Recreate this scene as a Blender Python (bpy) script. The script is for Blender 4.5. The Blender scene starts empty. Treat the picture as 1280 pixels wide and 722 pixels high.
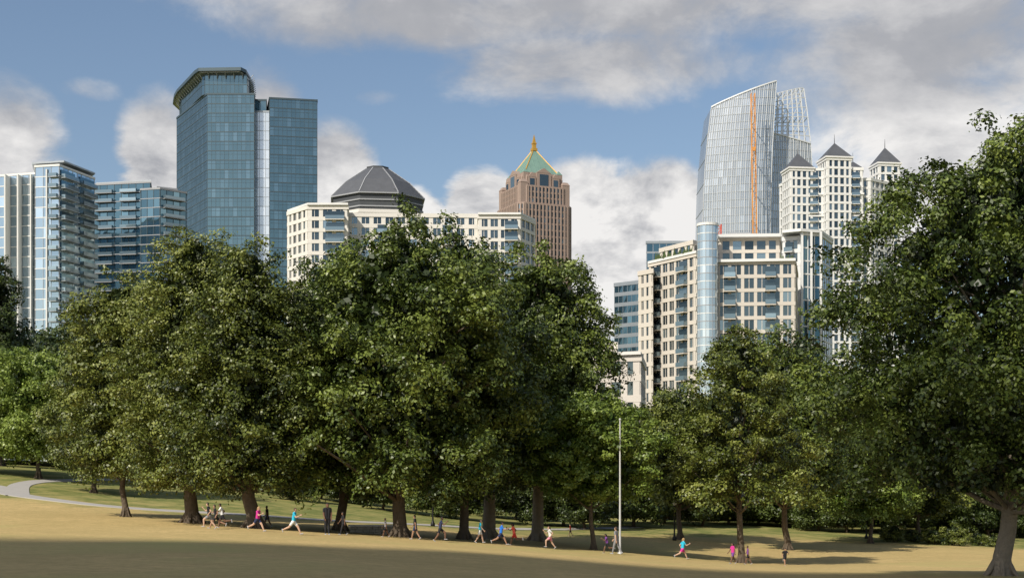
import bpy, math, random
import numpy as np
from mathutils import Vector
random.seed(7)
F=1760.0; EYE=8.0
SUN_EL=math.radians(41); SUN_AZ=math.radians(218)
SUN=np.array([math.sin(SUN_AZ)*math.cos(SUN_EL),math.cos(SUN_AZ)*math.cos(SUN_EL),math.sin(SUN_EL)])
sc=bpy.context.scene
sc.view_settings.view_transform='Standard'; sc.view_settings.look='None'; sc.view_settings.exposure=0
# image pixel helpers
def X(b,d): return (b-640)/F*d
def Zp(e,d): return EYE+(600-e)/F*d
def P(b,d): return (X(b,d),d)
# ------------------------------------------------------------------ materials
def newmat(name):
    m=bpy.data.materials.new(name); m.use_nodes=True
    nt=m.node_tree; b=nt.nodes['Principled BSDF']; return m,nt,b
def N(nt,t,**k):
    n=nt.nodes.new(t)
    for a,v in k.items(): setattr(n,a,v)
    return n
def mat_plain(name,col,rough=.8,metal=0.,var=.18,scale=.6,bump=0.0,bscale=8.):
    m,nt,b=newmat(name)
    tc=N(nt,'ShaderNodeTexCoord'); nz=N(nt,'ShaderNodeTexNoise'); nz.inputs['Scale'].default_value=scale; nz.inputs['Detail'].default_value=6
    nt.links.new(tc.outputs['Object'],nz.inputs['Vector'])
    mx=N(nt,'ShaderNodeMix',data_type='RGBA')
    mx.inputs[6].default_value=(*[c*(1-var) for c in col],1); mx.inputs[7].default_value=(*[min(1,c*(1+var)) for c in col],1)
    nt.links.new(nz.outputs['Fac'],mx.inputs[0]); nt.links.new(mx.outputs[2],b.inputs['Base Color'])
    b.inputs['Roughness'].default_value=rough; b.inputs['Metallic'].default_value=metal
    if bump>0:
        n2=N(nt,'ShaderNodeTexNoise'); n2.inputs['Scale'].default_value=bscale; n2.inputs['Detail'].default_value=6
        nt.links.new(tc.outputs['Object'],n2.inputs['Vector'])
        bp=N(nt,'ShaderNodeBump'); bp.inputs['Strength'].default_value=bump; bp.inputs['Distance'].default_value=.1
        nt.links.new(n2.outputs['Fac'],bp.inputs['Height']); nt.links.new(bp.outputs['Normal'],b.inputs['Normal'])
    return m
def mat_glass(name,dark,light,metal=.85,rough=.06):
    m,nt,b=newmat(name)
    at=N(nt,'ShaderNodeAttribute'); at.attribute_name='tint'
    rp=N(nt,'ShaderNodeValToRGB'); e=rp.color_ramp.elements
    e[0].position=0; e[0].color=(*dark,1); e[1].position=1; e[1].color=(*light,1)
    x=rp.color_ramp.elements.new(.8); x.color=(*[.7*a+.3*c for a,c in zip(dark,light)],1)
    nt.links.new(at.outputs['Fac'],rp.inputs['Fac'])
    nt.links.new(rp.outputs['Color'],b.inputs['Base Color'])
    b.inputs['Metallic'].default_value=metal; b.inputs['Roughness'].default_value=rough
    return m
def mat_leaf(name,c0,c1,c2,trans=.16):
    m,nt,b=newmat(name)
    at=N(nt,'ShaderNodeAttribute'); at.attribute_name='tint'
    oi=N(nt,'ShaderNodeObjectInfo')
    ad=N(nt,'ShaderNodeMath',operation='MULTIPLY_ADD'); ad.inputs[1].default_value=.25; 
    nt.links.new(oi.outputs['Random'],ad.inputs[0]); nt.links.new(at.outputs['Fac'],ad.inputs[2])
    sb=N(nt,'ShaderNodeMath',operation='SUBTRACT'); sb.inputs[1].default_value=.12; nt.links.new(ad.outputs[0],sb.inputs[0])
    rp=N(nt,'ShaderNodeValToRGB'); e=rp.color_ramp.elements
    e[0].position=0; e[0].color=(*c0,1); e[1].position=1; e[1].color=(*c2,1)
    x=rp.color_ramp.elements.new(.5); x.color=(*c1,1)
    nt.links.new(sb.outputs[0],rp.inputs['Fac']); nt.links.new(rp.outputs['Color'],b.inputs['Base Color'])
    b.inputs['Roughness'].default_value=.45; b.inputs['Specular IOR Level'].default_value=.45
    tr=N(nt,'ShaderNodeBsdfTranslucent'); nt.links.new(rp.outputs['Color'],tr.inputs['Color'])
    ms=N(nt,'ShaderNodeMixShader'); ms.inputs[0].default_value=trans
    nt.links.new(b.outputs[0],ms.inputs[1]); nt.links.new(tr.outputs[0],ms.inputs[2])
    nt.links.new(ms.outputs[0],nt.nodes['Material Output'].inputs['Surface'])
    return m
M={}
M['bark']=mat_plain('bark',(.10,.075,.05),.9,0,.5,3.,.8,9.)
M['barkpale']=mat_plain('bark_pale',(.22,.185,.135),.9,0,.35,3.,.8,9.)
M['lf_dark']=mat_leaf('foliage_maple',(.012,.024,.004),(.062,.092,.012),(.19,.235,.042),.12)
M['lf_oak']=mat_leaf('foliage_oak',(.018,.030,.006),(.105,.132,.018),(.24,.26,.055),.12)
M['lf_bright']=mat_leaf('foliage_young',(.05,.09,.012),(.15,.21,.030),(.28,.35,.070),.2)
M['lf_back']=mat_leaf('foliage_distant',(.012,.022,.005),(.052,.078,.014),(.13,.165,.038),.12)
M['stone']=mat_plain('cast_stone',(.63,.605,.555),.8,0,.10,.15,.1,3)
M['tan']=mat_plain('tan_precast',(.55,.505,.44),.8,0,.10,.15,.1,3)
M['white']=mat_plain('white_concrete',(.66,.66,.64),.75,0,.07,.15)
M['grey']=mat_plain('grey_panel',(.30,.31,.32),.7,0,.1,.2)
M['dark']=mat_plain('dark_louvre',(.06,.065,.07),.6,.2,.2,.3)
M['pink']=mat_plain('brown_granite',(.30,.225,.185),.75,0,.12,.1)
M['copper']=mat_plain('copper_green',(.17,.28,.23),.6,.1,.18,.3)
M['gold']=mat_plain('gold_leaf',(.75,.42,.08),.35,.6,.1,1)
M['steel']=mat_plain('galvanised_steel',(.50,.51,.51),.5,.3,.1,1)
M['mull']=mat_plain('aluminium_mullion',(.34,.37,.39),.4,.5,.1,.3)
M['mulld']=mat_plain('dark_mullion',(.07,.10,.115),.4,.4,.1,.3)
M['fin']=mat_plain('white_fin',(.60,.62,.63),.5,.2,.06,.3)
M['orange']=mat_plain('orange_paint',(.62,.27,.06),.5,0,.1,1)
M['redp']=mat_plain('red_paint',(.55,.07,.03),.5,0,.1,1)
M['slate']=mat_plain('slate_roof',(.085,.09,.10),.6,.1,.2,.5)
M['gl_office']=mat_glass('glass_office',(.15,.23,.25),(.22,.32,.35),.85)
M['gl_blue']=mat_glass('glass_blue',(.30,.40,.48),(.62,.74,.82),.85)
M['gl_teal']=mat_glass('glass_teal',(.08,.15,.19),(.22,.36,.42),.85)
M['gl_dark']=mat_glass('glass_window',(.05,.075,.09),(.30,.38,.41),.75)
M['gl_silver']=mat_glass('glass_silver',(.38,.42,.45),(.55,.60,.64),.7,.22)
M['gl_reflect']=mat_glass('glass_painted_reflection',(.60,.65,.70),(.80,.84,.88),.5,.2)  # white reflection in the tower notch, put into a pale base colour
M['gl_cyl']=mat_glass('glass_cylinder',(.42,.52,.58),(.70,.78,.82),.6,.15)
M['rail']=mat_glass('balcony_glass',(.16,.22,.25),(.36,.46,.50),.6)
M['plant']=mat_plain('terrace_plants',(.05,.08,.02),.8,0,.4,2)
# ------------------------------------------------------------------ mesh builder
def ccw(pts):
    a=sum(pts[i][0]*pts[(i+1)%len(pts)][1]-pts[(i+1)%len(pts)][0]*pts[i][1] for i in range(len(pts)))
    return list(pts) if a>0 else list(pts)[::-1]
def offset(pts,o):
    n=len(pts); out=[]
    for i in range(n):
        p0=Vector(pts[i-1]).to_2d(); p=Vector(pts[i]).to_2d(); p1=Vector(pts[(i+1)%n]).to_2d()
        e0=(p-p0).normalized(); e1=(p1-p).normalized()
        n0=Vector((e0.y,-e0.x)); n1=Vector((e1.y,-e1.x)); bz=(n0+n1).normalized()
        k=o/max(.35,bz.dot(n0)); out.append((p.x+bz.x*k,p.y+bz.y*k))
    return out
def empty(name,loc=(0,0,0)):
    e=bpy.data.objects.new(name,None); sc.collection.objects.link(e); e.location=loc; e.empty_display_size=.5; return e
class MB:
    def __init__(s,mats): s.v=[];s.f=[];s.m=[];s.t=[];s.mats=mats
    def add(s,vs,fs,m,t=None):
        b=len(s.v); s.v+=[tuple(p) for p in vs]
        for f in fs:
            s.f.append(tuple(i+b for i in f)); s.m.append(m); s.t.append(random.random() if t is None else t)
    def prism(s,pts,z0,z1,m,pts2=None):
        pts=ccw(pts); n=len(pts); q=ccw(pts2) if pts2 else pts
        vs=[(p[0],p[1],z0) for p in pts]+[(p[0],p[1],z1) for p in q]
        fs=[tuple(range(n))[::-1],tuple(range(n,2*n))]+[(i,(i+1)%n,n+(i+1)%n,n+i) for i in range(n)]
        s.add(vs,fs,m)
    def obox(s,o,u,w,a0,a1,b0,b1,z0,z1,m):
        c=[(o[0]+u[0]*a+w[0]*b,o[1]+u[1]*a+w[1]*b) for a,b in((a0,b0),(a1,b0),(a1,b1),(a0,b1))]
        s.prism(c,z0,z1,m)
    def beam(s,p,q,w,m,w2=None):
        p=Vector(p);q=Vector(q);d=(q-p).normalized(); w2=w if w2 is None else w2
        a=d.cross(Vector((0,0,1)));
        if a.length<.1: a=Vector((1,0,0))
        a.normalize(); b=d.cross(a)
        vs=[p+a*w*i+b*w*j for i,j in((-.5,-.5),(.5,-.5),(.5,.5),(-.5,.5))]+[q+a*w2*i+b*w2*j for i,j in((-.5,-.5),(.5,-.5),(.5,.5),(-.5,.5))]
        s.add(vs,[(3,2,1,0),(4,5,6,7),(0,1,5,4),(1,2,6,5),(2,3,7,6),(3,0,4,7)],m)
    def obj(s,name,parent=None,smooth=False):
        me=bpy.data.meshes.new(name); me.from_pydata(s.v,[],s.f)
        for m in s.mats: me.materials.append(m)
        me.polygons.foreach_set('material_index',s.m)
        a=me.attributes.new('tint','FLOAT','FACE'); a.data.foreach_set('value',s.t)
        if smooth: me.polygons.foreach_set('use_smooth',[True]*len(s.f))
        o=bpy.data.objects.new(name,me); sc.collection.objects.link(o)
        if parent: o.parent=parent
        return o
def edges(pts):
    pts=ccw(pts)
    for i in range(len(pts)):
        p=pts[i];q=pts[(i+1)%len(pts)]; L=math.hypot(q[0]-p[0],q[1]-p[1]); u=((q[0]-p[0])/L,(q[1]-p[1])/L)
        yield p,q,L,u,(u[1],-u[0])
# slots: 0 glass 1 band 2 pier 3 rail 4 extra 5 roof
def tower(mb,pts,z0,z1,fh=3.6,bw=3.,band=.9,pier=.5,proud=.25,pproud=None,jit=.02,g=0,b=1,pm=2,cap=.5,sub=None,mid=0):
    pts=ccw(pts); pproud=proud*.8 if pproud is None else pproud
    nf=max(1,int(round((z1-z0)/fh))); fh=(z1-z0)/nf
    mb.prism(offset(pts,-.35),z0,z1-.05,b)
    for p,q,L,u,w in edges(pts):
        n=max(1,int(round(L/bw))); s=L/n
        for k in range(nf):
            for i in range(n):
                j=[random.uniform(-jit,jit) for _ in range(4)]
                c=[(i*s,k*fh),((i+1)*s,k*fh),((i+1)*s,(k+1)*fh),(i*s,(k+1)*fh)]
                vs=[(p[0]+u[0]*a+w[0]*jj,p[1]+u[1]*a+w[1]*jj,z0+h) for (a,h),jj in zip(c,j)]
                mb.add(vs,[(0,1,2,3)],g)
        if pier>0:
            for i in range(n+1):
                cc=min(max(i*s,pier/2),L-pier/2)
                mb.obox(p,u,w,cc-pier/2,cc+pier/2,-.2,pproud,z0,z1,pm)
        if sub:
            for i in range(n):
                cc=(i+.5)*s
                mb.obox(p,u,w,cc-sub/2,cc+sub/2,-.1,.08,z0,z1,pm)
    sl=offset(pts,proud)
    for k in range(nf+1):
        z=z0+k*fh
        if k==nf: mb.prism(offset(pts,proud+.15),z-band*.6,z+cap,b)
        else:
            mb.prism(sl,z-band/2,z+band/2,b)
            if mid: mb.prism(offset(pts,proud*.6),z+fh*.62,z+fh*.62+mid,b)
def balc(mb,p,q,f0,f1,zs,dep=1.6,slab=.22,sm=1,rm=3,dark=None):
    L=math.hypot(q[0]-p[0],q[1]-p[1]); u=((q[0]-p[0])/L,(q[1]-p[1])/L); w=(u[1],-u[0]); a0,a1=f0*L,f1*L
    for z in zs:
        mb.obox(p,u,w,a0,a1,.05,dep,z-slab,z,sm)
        mb.obox(p,u,w,a0+.05,a1-.05,dep-.12,dep-.06,z+.08,z+1.1,rm)
        mb.obox(p,u,w,a0+.05,a0+.11,.3,dep-.2,z+.08,z+1.1,rm)
        mb.obox(p,u,w,a1-.11,a1-.05,.3,dep-.2,z+.08,z+1.1,rm)
        if dark is not None: mb.obox(p,u,w,a0+.15,a1-.15,.1,.34,z+.1,z+2.5,dark)
def mech(mb,pts,z,m=4,n=4,hmax=3.):
    xs=[p[0] for p in pts]; ys=[p[1] for p in pts]; cx=sum(xs)/len(xs); cy=sum(ys)/len(ys)
    for _ in range(n):
        k=random.uniform(.1,.55); q=random.choice(pts); x=cx+(q[0]-cx)*k; y=cy+(q[1]-cy)*k; a=random.uniform(1,2.5); b=random.uniform(1,2.5)
        mb.prism([(x-a,y-b),(x+a,y-b),(x+a,y+b),(x-a,y+b)],z,z+random.uniform(1,hmax),m)
GZ=EYE-4
def bld(name): return empty(name)
# ---- 1 far left condo
R=bld('glass_condo_tower')
mb=MB([M['gl_blue'],M['white'],M['mull'],M['rail'],M['grey'],M['gl_teal']])
z1=Zp(207,450)
A=[P(44,452),P(74,450),P(118,470),P(96,492),P(40,490)]
tower(mb,A,GZ,z1,3.3,2.6,.28,.16,.12)
tower(mb,[P(-60,462),P(43.5,453.5),P(40,489),P(-60,492)],GZ,Zp(217,453),3.3,2.2,.3,.16,.12)
mb2=MB([M['gl_teal'],M['mull'],M['mulld'],M['rail'],M['grey'],M['gl_teal']])
zs=[z1-3.3*k-.3 for k in range(1,30)]
a,b=P(74.5,450.2),P(118,469.8)
balc(mb2,a,b,.02,.42,zs,1.9,dark=5); balc(mb2,a,b,.55,.97,zs,1.9,dark=5)
balc(mb2,P(46,451.8),P(74,450),.6,.98,zs,1.5)
mb.prism([P(40,455),P(80,452),P(119,470),P(98,488),P(45,486)],z1+1.6,z1+2.1,2)
mb.prism([P(50,460),P(78,458),P(108,471),P(95,482),P(55,480)],z1,z1+1.7,4)
for px in (6,22,38,58):
    q=P(px,451.5 if px<45 else 450.5); mb.prism([(q[0]-.22,q[1]-.1),(q[0]+.22,q[1]-.1),(q[0]+.22,q[1]+6),(q[0]-.22,q[1]+6)],GZ,Zp(219,453) if px<45 else z1-1,1)
mb.obj('facade',R); mb2.obj('balconies',R)
# ---- 2
R=bld('glass_condo_tower')
mb=MB([M['gl_teal'],M['grey'],M['mulld'],M['rail'],M['mull']])
z1=Zp(228,520)
A=[P(116,525),P(188,520),P(190,550),P(116,552)]
tower(mb,A,GZ,z1,3.3,2.8,.3,.18,.15)
B=[P(176,516),P(200,514),P(233,522),P(230,548),P(178,548)]
z2=Zp(236,514); tower(mb,B,GZ,z2,3.3,2.8,.3,.18,.15)
zs=[z1-3.3*k for k in range(1,33)]
balc(mb,P(118,524.8),P(186,520.2),.04,.36,zs,1.7); balc(mb,P(118,524.8),P(186,520.2),.5,.8,zs,1.7)
zs=[z2-3.3*k for k in range(1,33)]
balc(mb,P(200.5,514.2),P(232,521.8),.1,.9,zs,1.6)
mb.prism([P(120,528),P(189,523),P(189,545),P(120,547)],z1+1,z1+1.6,4); mb.prism([P(130,530),P(180,527),P(180,542),P(130,544)],z1,z1+1.,1)
mb.prism([P(196,518),P(222,522),P(220,540),P(196,540)],z2+.6,z2+1.8,1)
mb.obj('facade',R)
# ---- 3 tall office tower
R=bld('glass_office_tower')
mb=MB([M['gl_office'],M['mulld'],M['mulld'],M['gl_reflect'],M['mull'],M['white']])
A=[P(221,640),P(259,600),P(318,600),P(320,645),P(232,662)]
tower(mb,A,GZ,Zp(118,600),4.0,1.9,.42,.12,.10,jit=.012,mid=.12)
B=[P(337,602),P(396.5,606),P(392,646),P(330,646)]
tower(mb,B,GZ,Zp(123,602),4.0,1.9,.42,.12,.10,jit=.012,mid=.12)
C=[P(317,604),P(339,604),P(339,640),P(317,640)]
tower(mb,C,GZ,Zp(140,604),4.0,2.4,.25,.2,.08,g=3,b=4,pm=4)
tower(mb,[P(318.5,606),P(333,606),P(333,636),P(320.5,636)],Zp(140,604)+.6,Zp(124,604),4,3,.4,.2,.1)
def ell(cx,cy,rx,ry,n=40): return [(cx+rx*math.cos(2*math.pi*i/n),cy+ry*math.sin(2*math.pi*i/n)) for i in range(n)]
zt=Zp(118,600)+.5
core=[P(224.5,645),P(227,636),P(252,604),P(256,602),P(309,602),P(311.5,606),P(314,632),P(312,652),P(232,658)]
tower(mb,core,zt+.05,zt+8.2,4.,1.9,.25,.14,.1,jit=.012)
vis=[P(216,652),P(217.5,640),P(221,632),P(243,603),P(248,599),P(301,598),P(308,602),P(317,622),P(318,640),P(314,660),P(228,668)]
mb.prism(offset(ccw(vis),-1.2),zt+8.75,zt+9.1,4)
mb.prism(vis,zt+9.1,zt+10.5,1)
mb.prism(offset(ccw(vis),-5),zt+10.5,zt+11.2,1)
for p,q,L_,u_,w_ in edges(core):
    n=max(1,int(L_/3.2))
    for i in range(n):
        a_=(i+.5)*L_/n; x=p[0]+u_[0]*a_; y=p[1]+u_[1]*a_
        mb.beam((x+w_[0]*.3,y+w_[1]*.3,zt+6.6),(x+w_[0]*2.2,y+w_[1]*2.2,zt+8.85),.28,4)
mech(mb,B,Zp(123,602)+.4,4,3,2.)
mb.obj('facade',R)
# ---- 4 white stone residential block
R=bld('stone_apartment_building')
mb=MB([M['gl_dark'],M['stone'],M['stone'],M['rail'],M['grey'],M['white']])
d=420
tower(mb,[P(360,d+10),P(385,d),P(434,d),P(436,d+30),P(362,d+34)],GZ,Zp(259,d),3.4,3.4,1.1,1.2,.3,sub=.14)
tower(mb,[P(434.5,d+6),P(598,d+8),P(598,d+34),P(434.5,d+33)],GZ,Zp(268,d+6),3.4,3.6,1.2,1.3,.3,sub=.14)
tower(mb,[P(598.5,d),P(650,d),P(668,d+10),P(668,d+34),P(598.5,d+34)],GZ,Zp(271,d),3.4,3.2,1.0,.9,.3,sub=.14)
for pts,z in(([P(359,d+10),P(384.6,d-1),P(435,d-1),P(437,d+31),P(361,d+35)],Zp(259,d)+.9),([P(597.5,d-1),P(651,d-1),P(669.5,d+10),P(669.5,d+35),P(597.5,d+35)],Zp(271,d)+.9)):
    mb.prism(pts,z-.35,z+.25,5)
zs=[Zp(259,d)-3.4*k-.3 for k in range(1,24)]
balc(mb,P(404,d-.1),P(434,d-.1),.1,.9,zs,1.5,dark=0)
zs=[Zp(271,d)-3.4*k-.3 for k in range(1,24)]
balc(mb,P(600,d-.1),P(650,d-.1),.62,.95,zs,1.5,dark=0)
balc(mb,P(440,d+5.9),P(596,d+7.9),.2,.28,zs,1.5,dark=0); balc(mb,P(440,d+5.9),P(596,d+7.9),.72,.8,zs,1.5,dark=0)
mb.prism([P(470,d+14),P(500,d+14),P(500,d+26),P(470,d+26)],Zp(268,d+6)+.4,Zp(262,d+6),1)
mb.prism([P(545,d+14),P(590,d+14),P(590,d+26),P(545,d+26)],Zp(268,d+6)+.4,Zp(261,d+6),5)
mb.obj('facade',R)
# ---- 5 octagonal roofed tower
R=bld('domed_office_tower')
mb=MB([M['gl_dark'],M['stone'],M['stone'],M['dark'],M['slate'],M['grey']])
d=540; c=P(472,d)
def octp(r,n=8,ph=math.pi/8+.12): return [(c[0]+r*math.cos(2*math.pi*i/n+ph),c[1]+r*math.sin(2*math.pi*i/n+ph)) for i in range(n)]
tower(mb,octp(18.9),GZ,Zp(274,d),3.8,3.2,1.3,1.3,.3)
prof=[(18.8,251),(12.9,231.5),(4.6,212.5)]
mb.prism(octp(18.2),Zp(274,d)+.4,Zp(251,d),3)
for (ra,ya),(rb,yb) in zip(prof,prof[1:]):
    steps=6
    for k in range(steps):
        r1=ra+(rb-ra)*k/steps; r2=ra+(rb-ra)*(k+1)/steps
        za,zb=Zp(ya+(yb-ya)*k/steps,d),Zp(ya+(yb-ya)*(k+1)/steps,d)
        mb.prism(octp(r1),za,zb,4,octp(r2+.22))
for i in range(8):
    t=2*math.pi*i/8+math.pi/8+.12
    for (ra,ya),(rb,yb) in zip(prof,prof[1:]):
        mb.beam((c[0]+(ra+.1)*math.cos(t),c[1]+(ra+.1)*math.sin(t),Zp(ya,d)),(c[0]+(rb+.1)*math.cos(t),c[1]+(rb+.1)*math.sin(t),Zp(yb,d)),.32,5)
for yy in(268,260,252): mb.prism(octp(19.2 if yy==252 else 18.6),Zp(yy,d)-.25,Zp(yy,d)+.2,5)
mb.prism(octp(4.5),Zp(212.5,d),Zp(210,d),3)
mb.obj('facade',R)
# ---- 6 spire tower
R=bld('spire_tower')
mb=MB([M['gl_dark'],M['pink'],M['pink'],M['copper'],M['gold'],M['stone']])
d=900; c=P(667.5,d); th=math.radians(24)
def sq(w,cc=None,chamf=0):
    cc=cc or c; h=w/2; o=[]
    base=[(-h,-h),(h,-h),(h,h),(-h,h)]
    if chamf:
        k=chamf; base=[(-h+k,-h),(h-k,-h),(h,-h+k),(h,h-k),(h-k,h),(-h+k,h),(-h,h-k),(-h,-h+k)]
    return [(cc[0]+x*math.cos(th)-y*math.sin(th),cc[1]+x*math.sin(th)+y*math.cos(th)) for x,y in base]
def rot(x,y): return (c[0]+x*math.cos(th)-y*math.sin(th),c[1]+x*math.sin(th)+y*math.cos(th))
tower(mb,sq(37,chamf=3.5),GZ,Zp(262,d),4,2.5,1.1,.95,.15,pproud=.75)
tower(mb,sq(34,chamf=4.5),Zp(262,d)+.6,Zp(240,d),4,2.4,1.1,.95,.15,pproud=.7)
tower(mb,sq(28,chamf=3),Zp(240,d)+.6,Zp(227,d),4,2.3,1.0,.9,.15,pproud=.7)
for s1,s2 in((-1,-1),(1,-1),(1,1),(-1,1)):
    cc=rot(s1*14.5,s2*14.5); mb.prism(sq(5,cc),Zp(262,d),Zp(236,d),1); mb.prism(sq(5.4,cc),Zp(236,d),Zp(232,d),1,sq(3,cc)); 
    cc=rot(s1*11.7,s2*11.7); mb.prism(sq(3.6,cc),Zp(240,d),Zp(222,d),1); mb.prism(sq(3.8,cc),Zp(222,d),Zp(217,d),3,sq(.3,cc))
for a in range(4):
    t=th+a*math.pi/2
    u=(math.cos(t),math.sin(t)); w=(math.sin(t),-math.cos(t))
    for off,ww,y0,y1 in((0,5,240,216),(-8.2,2.6,240,222),(8.2,2.6,240,222)):
        o=(c[0]+w[0]*13.4+u[0]*off,c[1]+w[1]*13.4+u[1]*off)
        zz=Zp(y1+6,d); z00=Zp(y0,d)
        mb.obox(o,u,w,-ww,ww,0,1.6,z00,zz,1)
        mb.obox(o,u,w,-ww*.6,ww*.6,1.6,1.75,z00+1,zz-1.,0)
        pa=[(o[0]+u[0]*k+w[0]*b_,o[1]+u[1]*k+w[1]*b_) for k,b_ in((-ww,1.7),(ww,1.7),(-ww,-3),(ww,-3))]
        pk=[(o[0]+w[0]*1.7,o[1]+w[1]*1.7),(o[0]-w[0]*4,o[1]-w[1]*4)]
        ztp=Zp(y1,d)
        mb.add([(*pa[0],zz),(*pa[1],zz),(*pk[0],ztp),(*pa[2],zz),(*pa[3],zz),(*pk[1],ztp)],[(0,1,2),(0,2,5,3),(1,4,5,2)],1)
zb,zt=Zp(227,d)+.6,Zp(188,d)
mb.prism(sq(26),zb,zb+2,1); mb.prism(sq(24),zb+2,zt,3,sq(1.6))
for s1,s2 in((-1,-1),(1,-1),(1,1),(-1,1)):
    mb.beam((*rot(12*s1,12*s2),zb+2),(*rot(.8*s1,.8*s2),zt),.5,4)
for a in range(4):
    t=th+a*math.pi/2; u=(math.cos(t),math.sin(t)); w=(math.sin(t),-math.cos(t))
    for k in(-.6,-.3,0,.3,.6):
        f=1-abs(k)
        p=(c[0]+w[0]*12.05+u[0]*12*k,c[1]+w[1]*12.05+u[1]*12*k,zb+2); h=zb+2+(zt-zb-2)*f; r=12*(1-f)+.8*f
        mb.beam(p,(c[0]+w[0]*r+u[0]*12*k,c[1]+w[1]*r+u[1]*12*k,h),.25,3)
mb.prism(sq(3.4),zt-.5,zt+1.2,4); mb.prism(sq(2.2),zt+1.2,zt+4,4); mb.prism(sq(2.8),zt+4,zt+4.6,4); mb.prism(sq(2.0),zt+4.6,zt+10,4,sq(.2))
mb.obj('facade',R)
# ---- 7 curved towers
R=bld('curved_glass_tower')
mb=MB([M['gl_silver'],M['mull'],M['fin'],M['gl_silver'],M['orange'],M['redp']])
d=760
def loft(mb,xl,xr,top,z0,ylr,depth,nu,fh,g):
    H=max(top(i/nu) for i in range(nu+1)); nv=int((H-z0)/fh)
    def pt(u,z): return (xl(z)+(xr(z)-xl(z))*u, ylr(u), z)
    for i in range(nu):
        u0,u1=i/nu,(i+1)/nu
        for k in range(nv+1):
            a=z0+k*fh; 
            b0=min(a+fh,top(u0)); b1=min(a+fh,top(u1))
            if a>=min(top(u0),top(u1))-.1: continue
            p=[pt(u0,a),pt(u1,a),pt(u1,b1),pt(u0,b0)]
            p=[(q[0],q[1]+random.uniform(-.02,.02),q[2]) for q in p]
            mb.add(p,[(0,1,2,3)],g)
            mb.beam((p[0][0],p[0][1]-.1,a),(p[1][0],p[1][1]-.1,a),.3,1)
    for i in range(2*nu+1):
        u=i/nu/2; T=top(u); zs=np.linspace(z0,T,14)
        for a,b in zip(zs[:-1],zs[1:]):
            p,q=pt(u,a),pt(u,b); mb.beam((p[0],p[1]-.3,p[2]),(q[0],q[1]-.3,q[2]),.36 if i%2==0 else .2,2)
    for u in(0,1):
        T=top(u); zz=np.linspace(z0,T,16); ny=8
        for a,b in zip(zz[:-1],zz[1:]):
            for k in range(ny):
                p,q=pt(u,a),pt(u,b); y0=p[1]+depth*k/ny+.05; y1=p[1]+depth*(k+1)/ny
                mb.add([(p[0],y0,a),(p[0],y1,a),(q[0],y1,b),(q[0],y0,b)],[(0,1,2,3)],g)
                mb.beam((p[0],y0,a),(p[0],y1,a),.3,1)
    for i in range(nu):
        u0,u1=i/nu,(i+1)/nu; T0,T1=top(u0),top(u1); a,b=pt(u0,T0),pt(u1,T1)
        mb.add([a,b,(b[0],b[1]+depth,T1),(a[0],a[1]+depth,T0)],[(0,1,2,3)],1)
        a0,b0=pt(u0,z0),pt(u1,z0)
        mb.add([(b0[0],b0[1]+depth,z0),(a0[0],a0[1]+depth,z0),(a[0],a[1]+depth,T0),(b[0],b[1]+depth,T1)],[(0,1,2,3)],g)
        mb.beam((a[0],a[1]-.3,T0+.3),(b[0],b[1]-.3,T1+.3),.7,2)
def itp(xs,ys): return lambda v: float(np.interp(v,xs,ys))
def ez(e): return Zp(e,d)
hz=[ez(600),ez(290),ez(230),ez(180),ez(128),ez(100)]
xlL=itp(hz,[X(p,d) for p in(879,880,881.5,885,891.5,895.5)]); xrL=itp(hz,[X(p,d) for p in(961,962,963,965,968,970)])
loft(mb,xlL,xrL,lambda u: ez(131)+(ez(103)-ez(131))*u**.9,GZ,lambda u:d+6-8*math.sin(u*math.pi*.6),30,15,4.2,0)
dR=d+10
xlR=itp(hz,[X(p,dR) for p in(952,955,957,960,965,968)]); xrR=itp(hz,[X(p,dR) for p in(1022,1020,1018.5,1016,1010.5,1006)])
loft(mb,xlR,xrR,lambda u: Zp(166,dR)-(Zp(166,dR)-Zp(178,dR))*u,GZ,lambda u:dR+4*u*u,26,12,4.2,3)
nl=7
def tl(u): return Zp(118,dR)+(Zp(108,dR)-Zp(118,dR))*min(1,u*1.15)
for yy in(0,12):
    for i in range(nl+1):
        u=i/nl; zb_=Zp(168,dR); T=tl(u)
        f=lambda z:(xlR(z)+(xrR(z)-xlR(z))*u,dR+4*u*u+yy,z)
        zz=np.linspace(zb_-3,T,6)
        for a,b in zip(zz[:-1],zz[1:]): mb.beam(f(a),f(b),.55,2)
    for k in range(6):
        for i in range(nl):
            g=lambda u,k: (lambda z:(xlR(z)+(xrR(z)-xlR(z))*u,dR+4*u*u+yy,z))(Zp(168,dR)+(tl(u)-Zp(168,dR))*k/5)
            mb.beam(g(i/nl,k),g((i+1)/nl,k),.45,2)
            if k<5 and yy==0 and (i+k)%2==0: mb.beam(g(i/nl,k),g((i+1)/nl,k+1),.32,2)
for i in range(nl+1):
    for k in(2,5):
        u=i/nl; z=Zp(168,dR)+(tl(u)-Zp(168,dR))*k/5; x=xlR(z)+(xrR(z)-xlR(z))*u
        mb.beam((x,dR+4*u*u,z),(x,dR+4*u*u+12,z),.35,2)
mb.obj('facade',R)
R=bld('tower_crane')
mb=MB([M['orange'],M['redp'],M['steel']])
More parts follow.
